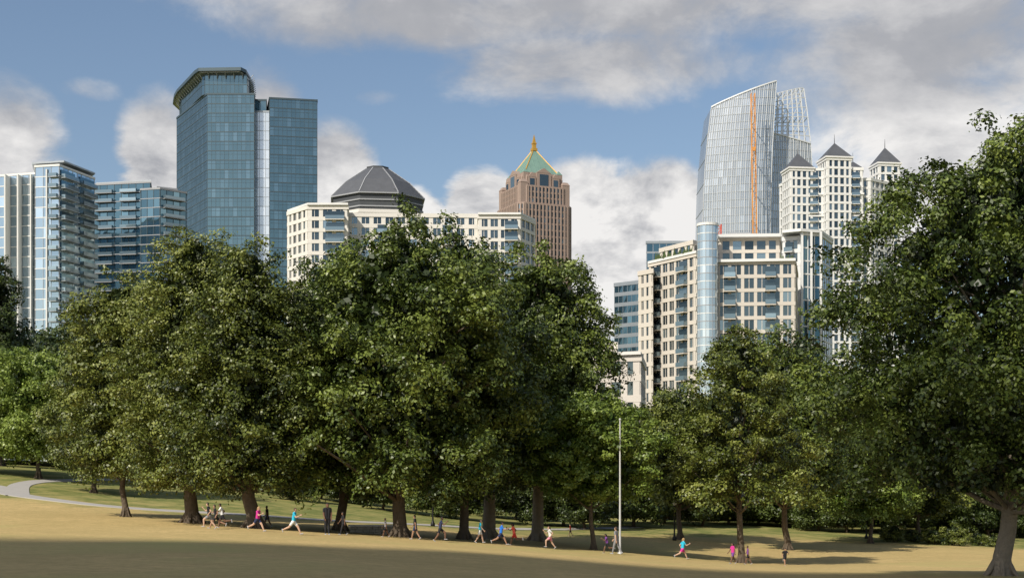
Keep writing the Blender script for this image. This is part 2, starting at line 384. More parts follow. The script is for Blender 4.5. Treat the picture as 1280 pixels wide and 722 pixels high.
def mast(x,y,z0,z1,w,m,step=3.2,t=.42,lean=0):
    n=int((z1-z0)/step)
    for k in range(n):
        a=z0+k*step;b=a+step; xa=x+lean*k/n; xb=x+lean*(k+1)/n
        for s1,s2 in((-1,-1),(1,-1),(1,1),(-1,1)):
            mb.beam((xa+s1*w/2,y+s2*w/2,a),(xb+s1*w/2,y+s2*w/2,b),t,m)
        s=1 if k%2 else -1
        mb.beam((xa-s*w/2,y-w/2,a),(xb+s*w/2,y-w/2,b),t*.7,m)
        mb.beam((xa-w/2,y-w/2,a),(xa+w/2,y-w/2,a),t*.7,m)
mast(X(948,d-14),d-14,GZ,Zp(115,d-14),2.0,0,3.6,.3,X(941,d-14)-X(948,d-14))
for e in(150,190,230,270): mb.beam((X(944,d-14),d-12.5,Zp(e,d-14)),(X(944,d-14),d-1,Zp(e,d-14)),.4,2)
mb.prism([(X(940,d-14),d-17),(X(943,d-14),d-17),(X(943,d-14),d-15.6),(X(940,d-14),d-15.6)],Zp(190,d-14),Zp(185,d-14),0)
mast(X(899,358),358,Zp(310,358),Zp(280,358),.9,1,1.2,.2)
mb.obj('mast',R)
# ---- 8 white turreted building
R=bld('turreted_condo_building')
mb=MB([M['gl_dark'],M['white'],M['white'],M['rail'],M['slate'],M['grey']])
d=560
tower(mb,[P(975,572),P(990,562),P(1088,560),P(1116,570),P(1116,596),P(976,598)],GZ,Zp(224,d),3.4,3.2,1.0,1.15,.3,sub=.16)
tower(mb,[P(1008,558.5),P(1078,557.5),P(1076,585),P(1010,585)],GZ,Zp(213,d),3.4,3.0,.9,1.0,.3,sub=.16)
def turret(px,e_eave,e_apex,w,dd,z0):
    global c,th
    c=P(px,dd); th=math.radians(8)
    tower(mb,sq(w),z0,Zp(e_eave,dd)-.4,3.4,2.6,.9,.9,.3)
    mb.prism(sq(w+1.6),Zp(e_eave,dd),Zp(e_eave,dd)+.6,1)
    mb.prism(sq(w+1.0),Zp(e_eave,dd)+.6,Zp(e_apex,dd)-1.5,4,sq(.5)); mb.beam((*c,Zp(e_apex,dd)-1.6),(*c,Zp(e_apex-7,dd)),.3,4,.08)
turret(997,214,188,9.2,562,GZ); turret(1043,201,175,9.8,560,GZ); turret(1106,208,181,8.8,574,GZ)
turret(1066,213,198,5,572,Zp(224,560)); 
zs=[Zp(213,d)-3.4*k-.3 for k in range(1,40)]
balc(mb,P(1008,558.4),P(1078,557.4),.05,.2,zs,1.3,dark=0); balc(mb,P(1008,558.4),P(1078,557.4),.8,.95,zs,1.3,dark=0)
for e in(245,272): mb.prism(offset(ccw([P(1008,558.5),P(1078,557.5),P(1076,585),P(1010,585)]),.7),Zp(e,d),Zp(e,d)+.7,1)
mb.obj('facade',R)
# ---- 9 tan condo with glass cylinder
R=bld('condo_building')
mb=MB([M['gl_dark'],M['tan'],M['tan'],M['rail'],M['white'],M['gl_cyl'],M['plant'],M['grey']])
d=330
LW=[P(812,348),P(870,332),P(905,345),P(860,366)]
tower(mb,LW,GZ,Zp(318,332),3.25,2.5,.95,.8,.25,sub=.12)
LB=[P(799,345),P(815,341),P(818,352),P(806,356)]
tower(mb,LB,GZ,Zp(340,343),3.25,2.6,1.05,1.0,.25,sub=.12)
tower(mb,[P(826,350),P(866,338),P(895,348),P(862,360)],Zp(318,332)+.5,Zp(301,336),3.1,2.6,.9,.9,.25)
RW=[P(896,332),P(993,330),P(996,352),P(898,354)]
tower(mb,RW,GZ,Zp(328,331),3.25,2.9,.85,.75,.25,sub=.14)
tower(mb,[P(899,337),P(974,336),P(976,350),P(900,350)],Zp(328,331)+.5,Zp(299,337),3.2,2.8,.8,.8,.25)
mb.prism([P(897.5,335),P(976,334),P(978,351),P(898,351.5)],Zp(299,337)+.2,Zp(299,337)+.9,4)
mb.prism([P(894,331),P(994.5,329),P(998,353),P(896,355)],Zp(328,331)+.1,Zp(328,331)+.75,4)
mb.prism([P(810,347.5),P(870,331),P(905,344),P(861,367)],Zp(318,332)+.2,Zp(318,332)+.8,4)
cc=P(884.5,331); n=20; r=2.45; zc0,zc1=GZ,Zp(283,331)
for i in range(n):
    t0,t1=2*math.pi*i/n,2*math.pi*(i+1)/n
    for k in range(34):
        a=zc0+(zc1-zc0)*k/34;b=zc0+(zc1-zc0)*(k+1)/34
        mb.add([(cc[0]+r*math.cos(t0),cc[1]+r*math.sin(t0),a),(cc[0]+r*math.cos(t1),cc[1]+r*math.sin(t1),a),(cc[0]+r*math.cos(t1),cc[1]+r*math.sin(t1),b),(cc[0]+r*math.cos(t0),cc[1]+r*math.sin(t0),b)],[(0,1,2,3)],5)
    if i%2==0: mb.beam((cc[0]+r*math.cos(t0),cc[1]+r*math.sin(t0),zc0),(cc[0]+r*math.cos(t0),cc[1]+r*math.sin(t0),zc1+.5),.10,7)
for k in range(35):
    z=zc0+(zc1-zc0)*k/34; mb.prism(ell(cc[0],cc[1],r+.04,r+.04,20),z-.1,z+.1,4 if k%2 else 7)
mb.prism(ell(cc[0],cc[1],r+.15,r+.15,20),zc1,zc1+.6,4)
zs=[Zp(328,331)-3.25*k-.2 for k in range(1,24)]
p,q=P(896,331.9),P(993,329.9)
for a,b in((.09,.24),(.62,.76)): balc(mb,p,q,a,b,zs,1.5,dark=0)
zs2=[Zp(318,332)-3.25*k-.2 for k in range(1,26)]
p,q=P(812,347.9),P(870,331.9)
for a,b in((.06,.26),(.66,.84)): balc(mb,p,q,a,b,zs2,1.4,dark=0)
for px,e,dd in((822,317,345),(834,317,342),(846,317,339),(858,317,335.5),(982,326,335),(988,326,336)):
    x,y=P(px,dd); z=Zp(318,332)+.8 if px<870 else Zp(328,331)+.8
    for _ in range(8):
        a,b_=random.uniform(-1,1),random.uniform(-.4,.4); mb.beam((x+a,y+b_,z),(x+a+random.uniform(-.5,.5),y+b_,z+random.uniform(.8,1.9)),.5,6,.1)
mech(mb,[P(905,338),P(970,338),P(970,348),P(905,348)],Zp(299,337)+.5,7,4,1.6)
mb.obj('facade',R)
# ---- 10 neighbour condo
R=bld('condo_building')
mb=MB([M['gl_dark'],M['white'],M['white'],M['rail'],M['tan'],M['gl_teal']])
tower(mb,[P(979,362),P(1001,360),P(1001,380),P(980,380)],GZ,Zp(297,360),3.3,2.4,1.0,.8,.25)
tower(mb,[P(1001.5,358),P(1026,360),P(1040,372),P(1002,380)],GZ,Zp(293,358),3.3,2.3,.35,.25,.15,g=5)
mb.prism([P(978,359),P(1001,356.5),P(1027,359),P(1042,372),P(1003,382),P(978,381)],Zp(293,358)+.6,Zp(293,358)+1.3,1)
zs=[Zp(297,360)-3.3*k-.2 for k in range(1,24)]
balc(mb,P(979,361.8),P(1001,359.8),.1,.6,zs,1.5,dark=0)
for px in(1002.5,1014,1026):
    x,y=P(px,357.7); mb.prism([(x-.25,y-.4),(x+.25,y-.4),(x+.25,y+.3),(x-.25,y+.3)],GZ,Zp(293,358)+.6,1)
mb.obj('facade',R)
# ---- 11 blue office
R=bld('blue_glass_office_building')
mb=MB([M['gl_teal'],M['mull'],M['mull'],M['rail'],M['grey']])
tower(mb,[P(768,490),P(812,480),P(830,500),P(780,510)],GZ,Zp(353,485),3.6,1.8,1.3,.12,.1)
tower(mb,[P(808,500),P(866,500),P(870,520),P(812,520)],GZ,Zp(303,500),3.6,2.2,.7,.2,.1)
mb.prism([P(824,503),P(850,503),P(850,515),P(824,515)],Zp(303,500)+.4,Zp(299,500),4)
mb.obj('facade',R)
# ---- 12 low tan building
R=bld('low_brick_building')
mb=MB([M['gl_dark'],M['tan'],M['tan'],M['stone'],M['orange']])
tower(mb,[P(742,262),P(800,258),P(806,280),P(742,280)],GZ,Zp(447,260),3.6,3.0,1.3,1.3,.2)
tower(mb,[P(700,268),P(770,264),P(770,281),P(700,281)],GZ,Zp(432,266),3.6,3.0,1.3,1.3,.2)
mb.prism([P(741,261),P(801,257),P(807,281),P(742,281)],Zp(447,260)+.4,Zp(447,260)+1.0,3)
mb.obj('facade',R)
# ------------------------------------------------------------------ terrain
cols=[-500,0,320,640,853,960,1280,1800]
rows=[0,30,60,75,90,115,160,250,400]
T=np.array([
[-1.7,-2.0,-2.4,-2.6,-2.7,-1.6, 1.6, 4.0,3.0],
[-1.7,-2.1,-2.6,-2.8,-2.8,-1.7, 1.6, 4.0,3.0],
[-1.7,-2.2,-2.8,-3.0,-3.1,-3.2,-1.2,1.0,1.0],
[-1.7,-2.4,-3.5,-3.9,-4.3,-4.9,-4.9,-4,-2],
[-1.7,-2.6,-3.9,-4.6,-5.3,-6.2,-5.6,-5,-3],
[-1.7,-2.7,-4.1,-4.8,-5.6,-6.8,-6.2,-5,-3],
[-1.7,-2.8,-4.1,-4.9,-5.7,-6.6,-7.4,-6,-3],
[-1.7,-2.8,-4.1,-4.9,-5.7,-6.6,-7.4,-6,-3]])
ug=np.arange(-500,1801,20.); dg=np.arange(0,401,2.5)
tmp=np.array([[np.interp(dd,rows,T[i]) for dd in dg] for i in range(len(cols))])
G=np.array([[0.]*len(dg)]*len(ug))
for j in range(len(dg)): G[:,j]=np.interp(ug,cols,tmp[:,j])
for _ in range(3):
    p=np.pad(G,((2,2),(2,2)),'edge'); G=sum(p[2+k:p.shape[0]-2+k,2:-2] for k in(-2,-1,0,1,2))/5
    p=np.pad(G,((2,2),(2,2)),'edge'); G=sum(p[2:-2,2+k:p.shape[1]-2+k] for k in(-2,-1,0,1,2))/5
def terr(x,y):
    x=np.asarray(x,float); y=np.asarray(y,float)
    d_=np.clip(y,3,400); u=np.clip(640+F*x/np.maximum(d_,3),-500,1800)
    fu=np.clip((u+500)/20,0,len(ug)-1.001); fd=np.clip(d_/2.5,0,len(dg)-1.001)
    i=fu.astype(int); j=fd.astype(int); a=fu-i; b=fd-j
    z=G[i,j]*(1-a)*(1-b)+G[i+1,j]*a*(1-b)+G[i,j+1]*(1-a)*b+G[i+1,j+1]*a*b
    z=z+.05*np.sin(x*.31+1.3*np.sin(y*.17))*np.cos(y*.23+x*.05)
    return EYE+z
def tz(x,y): return float(terr(x,y))
xs=np.concatenate([np.linspace(-4000,-200,14),np.arange(-180,-90,9.),np.arange(-90,100,1.5),np.arange(100,200,9.),np.linspace(210,4000,14)])
ys=np.concatenate([np.linspace(-3000,-60,10),np.arange(-50,15,6.),np.arange(15,200,1.5),np.arange(200,420,8.),np.linspace(430,6000,16)])
XX,YY=np.meshgrid(xs,ys); ZZ=terr(XX,YY)
def mesh_np(name,V,Q,mats,mi=None,tint=None,smooth=False):
    me=bpy.data.meshes.new(name); me.vertices.add(len(V)); me.vertices.foreach_set('co',np.ascontiguousarray(V,dtype=np.float32).ravel())
    me.loops.add(Q.size); me.loops.foreach_set('vertex_index',Q.astype(np.int32).ravel())
    me.polygons.add(len(Q)); me.polygons.foreach_set('loop_start',np.arange(0,Q.size,Q.shape[1],dtype=np.int32)); 
    for m in mats: me.materials.append(m)
    if mi is not None: me.polygons.foreach_set('material_index',mi.astype(np.int32))
    if smooth: me.polygons.foreach_set('use_smooth',np.ones(len(Q),bool))
    me.update(calc_edges=True)
    if tint is not None:
        a=me.attributes.new('tint','FLOAT','FACE'); a.data.foreach_set('value',tint.astype(np.float32))
    me.validate(); return me
ny,nx=XX.shape
idx=np.arange(nx*ny).reshape(ny,nx)
Q=np.stack([idx[:-1,:-1],idx[:-1,1:],idx[1:,1:],idx[1:,:-1]],-1).reshape(-1,4)
m,nt,b=newmat('dry_grass')
tc=N(nt,'ShaderNodeTexCoord')
def noise_(scale,detail=6,rough=.6,vec=None,dist=0):
    n=N(nt,'ShaderNodeTexNoise'); n.inputs['Scale'].default_value=scale; n.inputs['Detail'].default_value=detail; n.inputs['Roughness'].default_value=rough; n.inputs['Distortion'].default_value=dist
    nt.links.new(vec or tc.outputs['Object'],n.inputs['Vector']); return n.outputs['Fac']
def mixc(f,a,b_):
    mx=N(nt,'ShaderNodeMix',data_type='RGBA'); nt.links.new(f,mx.inputs[0])
    for k,v in((6,a),(7,b_)):
        if isinstance(v,tuple): mx.inputs[k].default_value=(*v,1)
        else: nt.links.new(v,mx.inputs[k])
    return mx.outputs[2]
def ramp(f,a,b_):
    mr=N(nt,'ShaderNodeMapRange'); mr.inputs[1].default_value=a; mr.inputs[2].default_value=b_; nt.links.new(f,mr.inputs[0]); return mr.outputs[0]
def mth(op,a,b_=None,c_=None):
    n=N(nt,'ShaderNodeMath',operation=op)
    for k,v in enumerate((a,b_,c_)):
        if v is None: continue
        if isinstance(v,(int,float)): n.inputs[k].default_value=v
        else: nt.links.new(v,n.inputs[k])
    return n.outputs[0]
tan=mixc(ramp(noise_(.12,8,.65),.35,.65),(.56,.405,.185),(.46,.34,.15))
tan=mixc(ramp(noise_(.9,8,.75),.40,.70),tan,(.38,.29,.12))
tan=mixc(ramp(noise_(3.5,8,.8),.45,.70),tan,(.30,.24,.095))
tan=mixc(ramp(noise_(.05,4,.6,dist=1.),.5,.78),tan,(.37,.33,.125))
grn=mixc(ramp(noise_(.4,8,.7),.38,.62),(.10,.135,.035),(.30,.265,.095))
at=N(nt,'ShaderNodeAttribute'); at.attribute_name='green'
gf=mth('ADD',at.outputs['Fac'],mth('MULTIPLY',mth('SUBTRACT',noise_(.25,7,.7),.5),1.3))
nt.links.new(mixc(ramp(gf,.45,.85),tan,grn),b.inputs['Base Color'])
b.inputs['Roughness'].default_value=.95; b.inputs['Specular IOR Level'].default_value=.1
bp=N(nt,'ShaderNodeBump'); bp.inputs['Strength'].default_value=.5; bp.inputs['Distance'].default_value=.08
nt.links.new(noise_(4,8,.75),bp.inputs['Height']); nt.links.new(bp.outputs[0],b.inputs['Normal'])
M['grass']=m
me=mesh_np('ground',np.stack([XX,YY,ZZ],-1).reshape(-1,3),Q,[m],smooth=True)
a=me.attributes.new('green','FLOAT','POINT')
u=640+F*XX/np.maximum(YY,3); edge=np.interp(u,[-400,0,150,320,640,853,960,1100,1280,1600],[114,116,112,112,124,142,152,148,144,144])
gr=1/(1+np.exp(-(YY-edge)/6)); a.data.foreach_set('value',gr.ravel().astype(np.float32))
o=bpy.data.objects.new('ground',me); sc.collection.objects.link(o)
m_path=mat_plain('path_concrete',(.36,.34,.31),.9,0,.15,1.)
def ribbon(name,ctrl,w,mat,h=.05):
    c_=[np.array(P(*q)) for q in ctrl]; pts=[]
    for i in range(len(c_)-1):
        p0=c_[max(i-1,0)];p1=c_[i];p2=c_[i+1];p3=c_[min(i+2,len(c_)-1)]
        for t in np.linspace(0,1,14,endpoint=False):
            pts.append(.5*((2*p1)+(-p0+p2)*t+(2*p0-5*p1+4*p2-p3)*t*t+(-p0+3*p1-3*p2+p3)*t**3))
    V=[];Fc=[]
    pts=np.array(pts)
    for i,p in enumerate(pts):
        dv=pts[min(i+1,len(pts)-1)]-pts[max(i-1,0)]; dv/=np.linalg.norm(dv); nn=np.array([-dv[1],dv[0]])
        for k,(s,hh) in enumerate(((-1.02,-.1),(-1,h),(-.5,h),(0,h),(.5,h),(1,h),(1.02,-.1))):
            q=p+nn*s*w/2; V.append((q[0],q[1],tz(q[0],q[1])+hh))
    for i in range(len(pts)-1):
        for k in range(6): a=i*7+k; Fc.append((a,a+1,a+8,a+7))
    me=bpy.data.meshes.new(name); me.from_pydata(V,[],Fc); me.materials.append(mat); o=bpy.data.objects.new(name,me); sc.collection.objects.link(o); return o
ribbon('footpath',[(-120,140),(-20,133),(15,124),(70,119),(150,117),(300,119),(460,124),(640,140),(800,165)],2.2,m_path)
ribbon('footpath',[(22,122),(28,136),(75,146),(160,158),(280,175)],2.0,m_path)
# ------------------------------------------------------------------ trees
def tube(pts,rad,ns=8):
    pts=np.array(pts,float); n=len(pts); V=[]
    for i in range(n):
        dv=pts[min(i+1,n-1)]-pts[max(i-1,0)]; dv/=np.linalg.norm(dv)+1e-9
        a=np.cross(dv,[0,1,.1]); a/=np.linalg.norm(a)+1e-9; b_=np.cross(dv,a)
        for k in range(ns):
            t=2*math.pi*k/ns; V.append(pts[i]+rad[i]*(a*math.cos(t)+b_*math.sin(t)))
    Qd=[(i*ns+k,i*ns+(k+1)%ns,(i+1)*ns+(k+1)%ns,(i+1)*ns+k) for i in range(n-1) for k in range(ns)]
    return np.array(V),np.array(Qd)
PROF={'ovate':([0,.08,.22,.4,.6,.8,.93,1],[.62,.88,1,1,.88,.62,.34,.10]),
'full':([0,.08,.22,.45,.65,.82,.93,1],[.70,.92,1,1,.93,.70,.40,.12]),
'cone':([0,.08,.2,.4,.6,.8,.93,1],[.7,.92,1,.95,.82,.60,.36,.12]),
'round':([0,.1,.3,.55,.8,.93,1],[.55,.85,1,1,.78,.5,.18]),
'col':([0,.1,.3,.55,.8,.93,1],[.7,.9,1,.97,.78,.52,.2])}
def make_tree(name,seed,H,R,cb,prof,leafmat,ncl=260,lpc=230,leaf=.27,flat=.62,clr=(.8,1.6),tr=.4,bark='bark',lean=0,nlimb=34,droop=0.,inner=.10,asym=.16):
    rg=np.random.default_rng(seed)
    px_,py_=PROF[prof]
    Vs=[];Qs=[];Ms=[];Ts=[];off=0
    def addm(V,Qd,mi,t):
        nonlocal off
        Vs.append(V);Qs.append(Qd+off);Ms.append(np.full(len(Qd),mi));Ts.append(np.full(len(Qd),t) if np.isscalar(t) else t); off+=len(V)
    zt=np.array([-.4,0,.25,.8,2,cb,cb+(H-cb)*.35,cb+(H-cb)*.65,H*.93]); zt=np.sort(zt)
    wob=np.cumsum(rg.normal(0,.10,(len(zt),2)),0); wob[:4]*=.15
    tp=np.stack([wob[:,0]+lean*zt/H,wob[:,1],zt],-1)
    rr=tr*np.interp(zt,[-.4,0,.25,.8,2,H*.5,H],[1.7,1.45,1.2,1.05,.95,.5,.06])
    V,Qd=tube(tp,rr,12); addm(V,Qd,1,.5)
    for k in range(6):
        t=k*1.05+rg.random()*.5; q=[np.array([tr*.7*math.cos(t),tr*.7*math.sin(t),.7]),np.array([tr*1.5*math.cos(t),tr*1.5*math.sin(t),.18]),np.array([tr*2.3*math.cos(t),tr*2.3*math.sin(t),-.15])]
        V,Qd=tube(q,[tr*.35,tr*.3,tr*.12],6); addm(V,Qd,1,.5)
    def trunk_at(z): return np.array([np.interp(z,zt,tp[:,k]) for k in range(3)])
    ph=rg.random(8)*6.28
    tt=[];
    while len(tt)<ncl:
        t=rg.random(); 
        if rg.random()<np.interp(t,px_,py_)*.9+.1: tt.append(t)
    tt=np.array(tt); phi=rg.random(ncl)*2*math.pi
    env=np.interp(tt,px_,py_)*R*(1+asym*np.sin(2*phi+ph[0]+3*tt)+asym*.7*np.sin(3*phi+ph[1]-9*tt)+asym*.6*np.sin(5*phi+13*tt+ph[2]))
    rf=1-.62*rg.random(ncl)**1.7
    rf=np.where(rg.random(ncl)<.08,rf*1.1,rf)
    cz=cb+tt*(H-cb)-droop*rf*R*.3+ (H-cb)*.05*np.sin(3*phi+ph[3])*tt
    tc_=np.array([trunk_at(z) for z in cz])
    C=np.stack([tc_[:,0]+env*rf*np.cos(phi),tc_[:,1]+env*rf*np.sin(phi),cz+rg.normal(0,.35,ncl)],-1)
    cr=rg.uniform(clr[0],clr[1],ncl)*np.interp(tt,[0,.7,1],[1,.95,.75])
    order=rg.permutation(ncl)[:nlimb]
    for i in order:
        c_=C[i]; zb=max(cb*.75,c_[2]-np.hypot(c_[0],c_[1])*rg.uniform(.45,.9)); zb=min(zb,H*.85); s=trunk_at(zb)
        mid=(s+c_)/2+np.array([0,0,rg.uniform(-.2,.5)])
        r=tr*rg.uniform(.22,.42)*(1-.5*tt[i]); V,Qd=tube([s,(s+mid)/2+[0,0,-.1],mid,c_*.6+mid*.4,c_],[r,r*.85,r*.65,r*.4,r*.15],6); addm(V,Qd,1,.5)
    cnt=(lpc*(cr/np.mean(cr))**2).astype(int); ci=np.repeat(np.arange(ncl),cnt); n=len(ci)
    dv=rg.normal(size=(n,3)); dv/=np.linalg.norm(dv,axis=1,keepdims=True)
    dv[:,2]=np.where(rg.random(n)<.4,np.abs(dv[:,2]),dv[:,2])
    rad=cr[ci]*(.5+.5*rg.random(n)**.6)
    rad*=1+.30*np.sin(4*dv[:,0]+ci*1.7)*np.sin(5*dv[:,1]+ci*2.1)+.2*np.sin(9*dv[:,2]+ci)
    tl_=rg.normal(0,.35,(ncl,2)); 
    pos=C[ci]+dv*rad[:,None]*np.array([1,1,flat])
    pos[:,2]+=(dv[:,0]*tl_[ci,0]+dv[:,1]*tl_[ci,1])*rad
    pos[:,2]-=droop*np.clip(rad*.3,0,1)
    nrm=dv*1.1+rg.normal(size=(n,3))*.42+np.array([0,0,.35]); nrm/=np.linalg.norm(nrm,axis=1,keepdims=True)
    sz=leaf*rg.uniform(.55,1.25,n)
    ctint=rg.normal(.48,.16,ncl)
    tint=np.clip(ctint[ci]+rg.normal(0,.18,n),0,1)
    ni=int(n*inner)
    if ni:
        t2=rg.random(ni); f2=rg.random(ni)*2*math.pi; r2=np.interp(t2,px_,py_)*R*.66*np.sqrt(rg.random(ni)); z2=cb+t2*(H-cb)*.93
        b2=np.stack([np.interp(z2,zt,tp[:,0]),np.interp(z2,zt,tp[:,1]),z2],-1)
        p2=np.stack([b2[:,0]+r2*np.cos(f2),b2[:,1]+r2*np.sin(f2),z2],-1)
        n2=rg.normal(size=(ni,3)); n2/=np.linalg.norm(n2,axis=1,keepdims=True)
        pos=np.vstack([pos,p2]); nrm=np.vstack([nrm,n2]); sz=np.concatenate([sz,leaf*2.*rg.uniform(.7,1.3,ni)]); tint=np.concatenate([tint,np.full(ni,.0)])  # inner leaves get the darkest tint: crown shade put into the colour
    n=len(pos); a=np.cross(nrm,rg.normal(size=(n,3))); a/=np.linalg.norm(a,axis=1,keepdims=True)+1e-9; b_=np.cross(nrm,a)
    s=sz[:,None]
    V=np.stack([pos-a*s*.55,pos-b_*s*.34+a*s*.05,pos+a*s*.55,pos+b_*s*.34+a*s*.05],1).reshape(-1,3)
    addm(V,np.arange(4*n).reshape(-1,4),0,tint)
    return mesh_np(name,np.vstack(Vs),np.vstack(Qs),[leafmat,M[bark]],np.concatenate(Ms),np.concatenate(Ts))
def plant(name,me,px,d,rot=0,s=1.,parent=None,sink=0.):
    o=bpy.data.objects.new(name,me); sc.collection.objects.link(o); x,y=P(px,d)
    o.location=(x,y,tz(x,y)-sink); o.rotation_euler=(0,0,rot); o.scale=(s,s,s)
    if parent: o.parent=parent
    return o
def tree(name,px,d,etop,halfpx,ebot,prof,mat,seed,**k):
    x,y=P(px,d); g=tz(x,y); H=Zp(etop,d)-g; cb=max(1.2,Zp(ebot,d)-g); R=halfpx/F*d
    me=make_tree(name,seed,H,R,cb,prof,M[mat],**k); return plant(name,me,px,d),me
tree('maple_tree',1252,62,165,230,612,'full','lf_dark',11,ncl=540,lpc=290,leaf=.185,clr=(.6,1.15),tr=.38,bark='barkpale',asym=.09,flat=.8,nlimb=60)
tree('maple_tree',500,97,278,136,612,'full','lf_dark',3,ncl=420,lpc=230,leaf=.25,clr=(.75,1.4),tr=.46,asym=.14,flat=.75)
tree('maple_tree',425,103,318,90,610,'ovate','lf_dark',23,ncl=260,lpc=220,leaf=.26,tr=.34,flat=.7)
tree('maple_tree',580,104,288,92,612,'ovate','lf_dark',29,ncl=280,lpc=220,leaf=.26,tr=.34,flat=.7)
tree('oak_tree',672,118,318,108,600,'round','lf_dark',5,ncl=360,lpc=210,leaf=.27,tr=.5,bark='barkpale')
tree('oak_tree',611,112,420,60,600,'round','lf_dark',6,ncl=150,lpc=210,leaf=.27,tr=.52,bark='barkpale')
tree('oak_tree',318,93,300,88,598,'cone','lf_oak',41,ncl=420,lpc=210,leaf=.20,flat=.5,clr=(.8,1.5),tr=.46,droop=.3,asym=.14)
tree('oak_tree',240,97,280,88,598,'cone','lf_oak',42,ncl=420,lpc=210,leaf=.20,flat=.5,clr=(.8,1.5),tr=.46,droop=.3,asym=.14)
tree('oak_tree',157,104,345,66,588,'col','lf_oak',43,ncl=300,lpc=200,leaf=.22,flat=.5,clr=(.7,1.4),tr=.22,droop=.3)
tree('oak_tree',117,132,410,55,585,'col','lf_oak',44,ncl=240,lpc=200,leaf=.24,flat=.5,tr=.2)
tree('maple_tree',48,146,440,70,566,'round','lf_bright',45,ncl=260,lpc=200,leaf=.28,tr=.24)
tree('maple_tree',-30,150,425,70,565,'round','lf_bright',46,ncl=240,lpc=200,leaf=.28,tr=.24)
tree('oak_tree',0,175,330,42,560,'cone','lf_back',47,ncl=260,lpc=200,leaf=.32,tr=.4)
tree('maple_tree',742,106,500,74,620,'round','lf_bright',51,ncl=260,lpc=200,leaf=.22,clr=(.5,1.0),tr=.17)
tree('oak_tree',927,106,412,84,622,'cone','lf_oak',61,ncl=270,lpc=180,leaf=.22,clr=(.6,1.2),tr=.25,bark='bark',inner=.04,asym=.2,flat=.5)
tree('maple_tree',985,132,425,85,620,'round','lf_dark',62,ncl=280,lpc=210,leaf=.28,tr=.3)
tree('maple_tree',1088,150,515,75,640,'round','lf_bright',63,ncl=200,lpc=190,leaf=.28,tr=.22)
tree('maple_tree',1150,158,535,70,640,'round','lf_oak',64,ncl=200,lpc=190,leaf=.28,tr=.2)
tree('maple_tree',850,140,490,60,625,'round','lf_oak',65,ncl=200,lpc=190,leaf=.28,tr=.25)
E=empty('distant_trees')
bk=[make_tree('background_tree',100+i,16,6.2,2.2,['round','ovate','col'][i%3],M['lf_back'],ncl=170,lpc=130,leaf=.42,clr=(1.,1.9),tr=.3,nlimb=12) for i in range(3)]
rb=random.Random(5)
def belt(p0,p1,step,d0,d1,h0,h1):
    px=p0
    while px<p1:
        d_=rb.uniform(d0,d1); h=np.interp(px,h0,h1); x,y=P(px,d_); g=tz(x,y); s=(Zp(h+rb.uniform(-14,14),d_)-g)/16
        plant('background_tree',rb.choice(bk),px,d_,rb.uniform(0,6.3),max(.3,s),E,.3); px+=step*rb.uniform(.7,1.3)
hx=[-400,0,100,180,250,760,790,830,1000,1100,1300,1700]; hy=[400,430,405,425,470,515,530,510,480,500,480,430]
belt(-300,1600,34,185,215,hx,hy)
belt(-300,1600,38,225,250,hx,[h-3 for h in hy])
belt(180,800,30,150,172,[180,800],[560,545])
belt(830,1500,42,172,185,[830,1500],[560,560])
sh=make_tree('shrub_mesh',300,2.0,1.5,.25,'round',M['lf_oak'],ncl=40,lpc=120,leaf=.16,clr=(.35,.6),tr=.07,nlimb=8)
for px,d_,s in((1118,154,.9),(1142,155,.7),(1168,152,.8),(1190,151,1.0),(1222,154,.7),(1240,152,.6)):
    plant('shrub',sh,px,d_,px,s)
# ------------------------------------------------------------------ flagpole, lamps, wall
def lathe(name,prof,mat,loc,parent=None,ns=16):
    V=[];Fc=[]
    for r,z in prof:
        for k in range(ns): t=2*math.pi*k/ns; V.append((r*math.cos(t),r*math.sin(t),z))
    for i in range(len(prof)-1):
        for k in range(ns): Fc.append((i*ns+k,i*ns+(k+1)%ns,(i+1)*ns+(k+1)%ns,(i+1)*ns+k))
    me=bpy.data.meshes.new(name); me.from_pydata(V,[],Fc); me.materials.append(mat); me.polygons.foreach_set('use_smooth',[True]*len(Fc))
    o=bpy.data.objects.new(name,me); sc.collection.objects.link(o); o.location=loc
    if parent: o.parent=parent
    return o
polem=mat_plain('pole_aluminium',(.55,.55,.54),.45,.2,.06,1)
x,y=P(775,102); g=tz(x,y); hp=Zp(525,102)-g
R=empty('flagpole',(x,y,g))
lathe('pole',[(0,-.1),(.09,-.1),(.09,.04),(.085,.06),(.08,.1),(.07,hp*.4),(.05,hp-.1),(.05,hp),(.06,hp+.02),(.08,hp+.08),(.06,hp+.14),(0,hp+.16)],polem,(0,0,0),R)
lathe('base_collar',[(0,0),(.2,0),(.2,.05),(.12,.12),(.09,.14)],polem,(0,0,0),R)
lampm=mat_plain('black_iron',(.02,.02,.02),.5,.5,.1,1); globem=mat_plain('frosted_globe',(.6,.58,.5),.4,0,.05,1)
for px,d_ in((541,128),(843,138),(1083,160)):
    x,y=P(px,d_); g=tz(x,y); R=empty('street_lamp',(x,y,g))
    lathe('post',[(0,-.1),(.2,-.1),(.2,.25),(.12,.4),(.08,.6),(.06,3.2),(.1,3.25),(.12,3.4),(.05,3.45),(0,3.45)],lampm,(0,0,0),R)
    lathe('globe',[(.06,3.4),(.16,3.45),(.22,3.6),(.2,3.8),(.1,3.95),(0,4.0)],globem,(0,0,0),R)
    lathe('finial',[(.12,3.94),(.06,4.0),(.03,4.15),(0,4.2)],lampm,(0,0,0),R)
x,y=P(466,101); g=tz(x,y); R=empty('stone_wall',(x,y,g))
mbw=MB([mat_plain('fieldstone',(.30,.27,.22),.9,0,.35,3,.6,6),M['stone']])
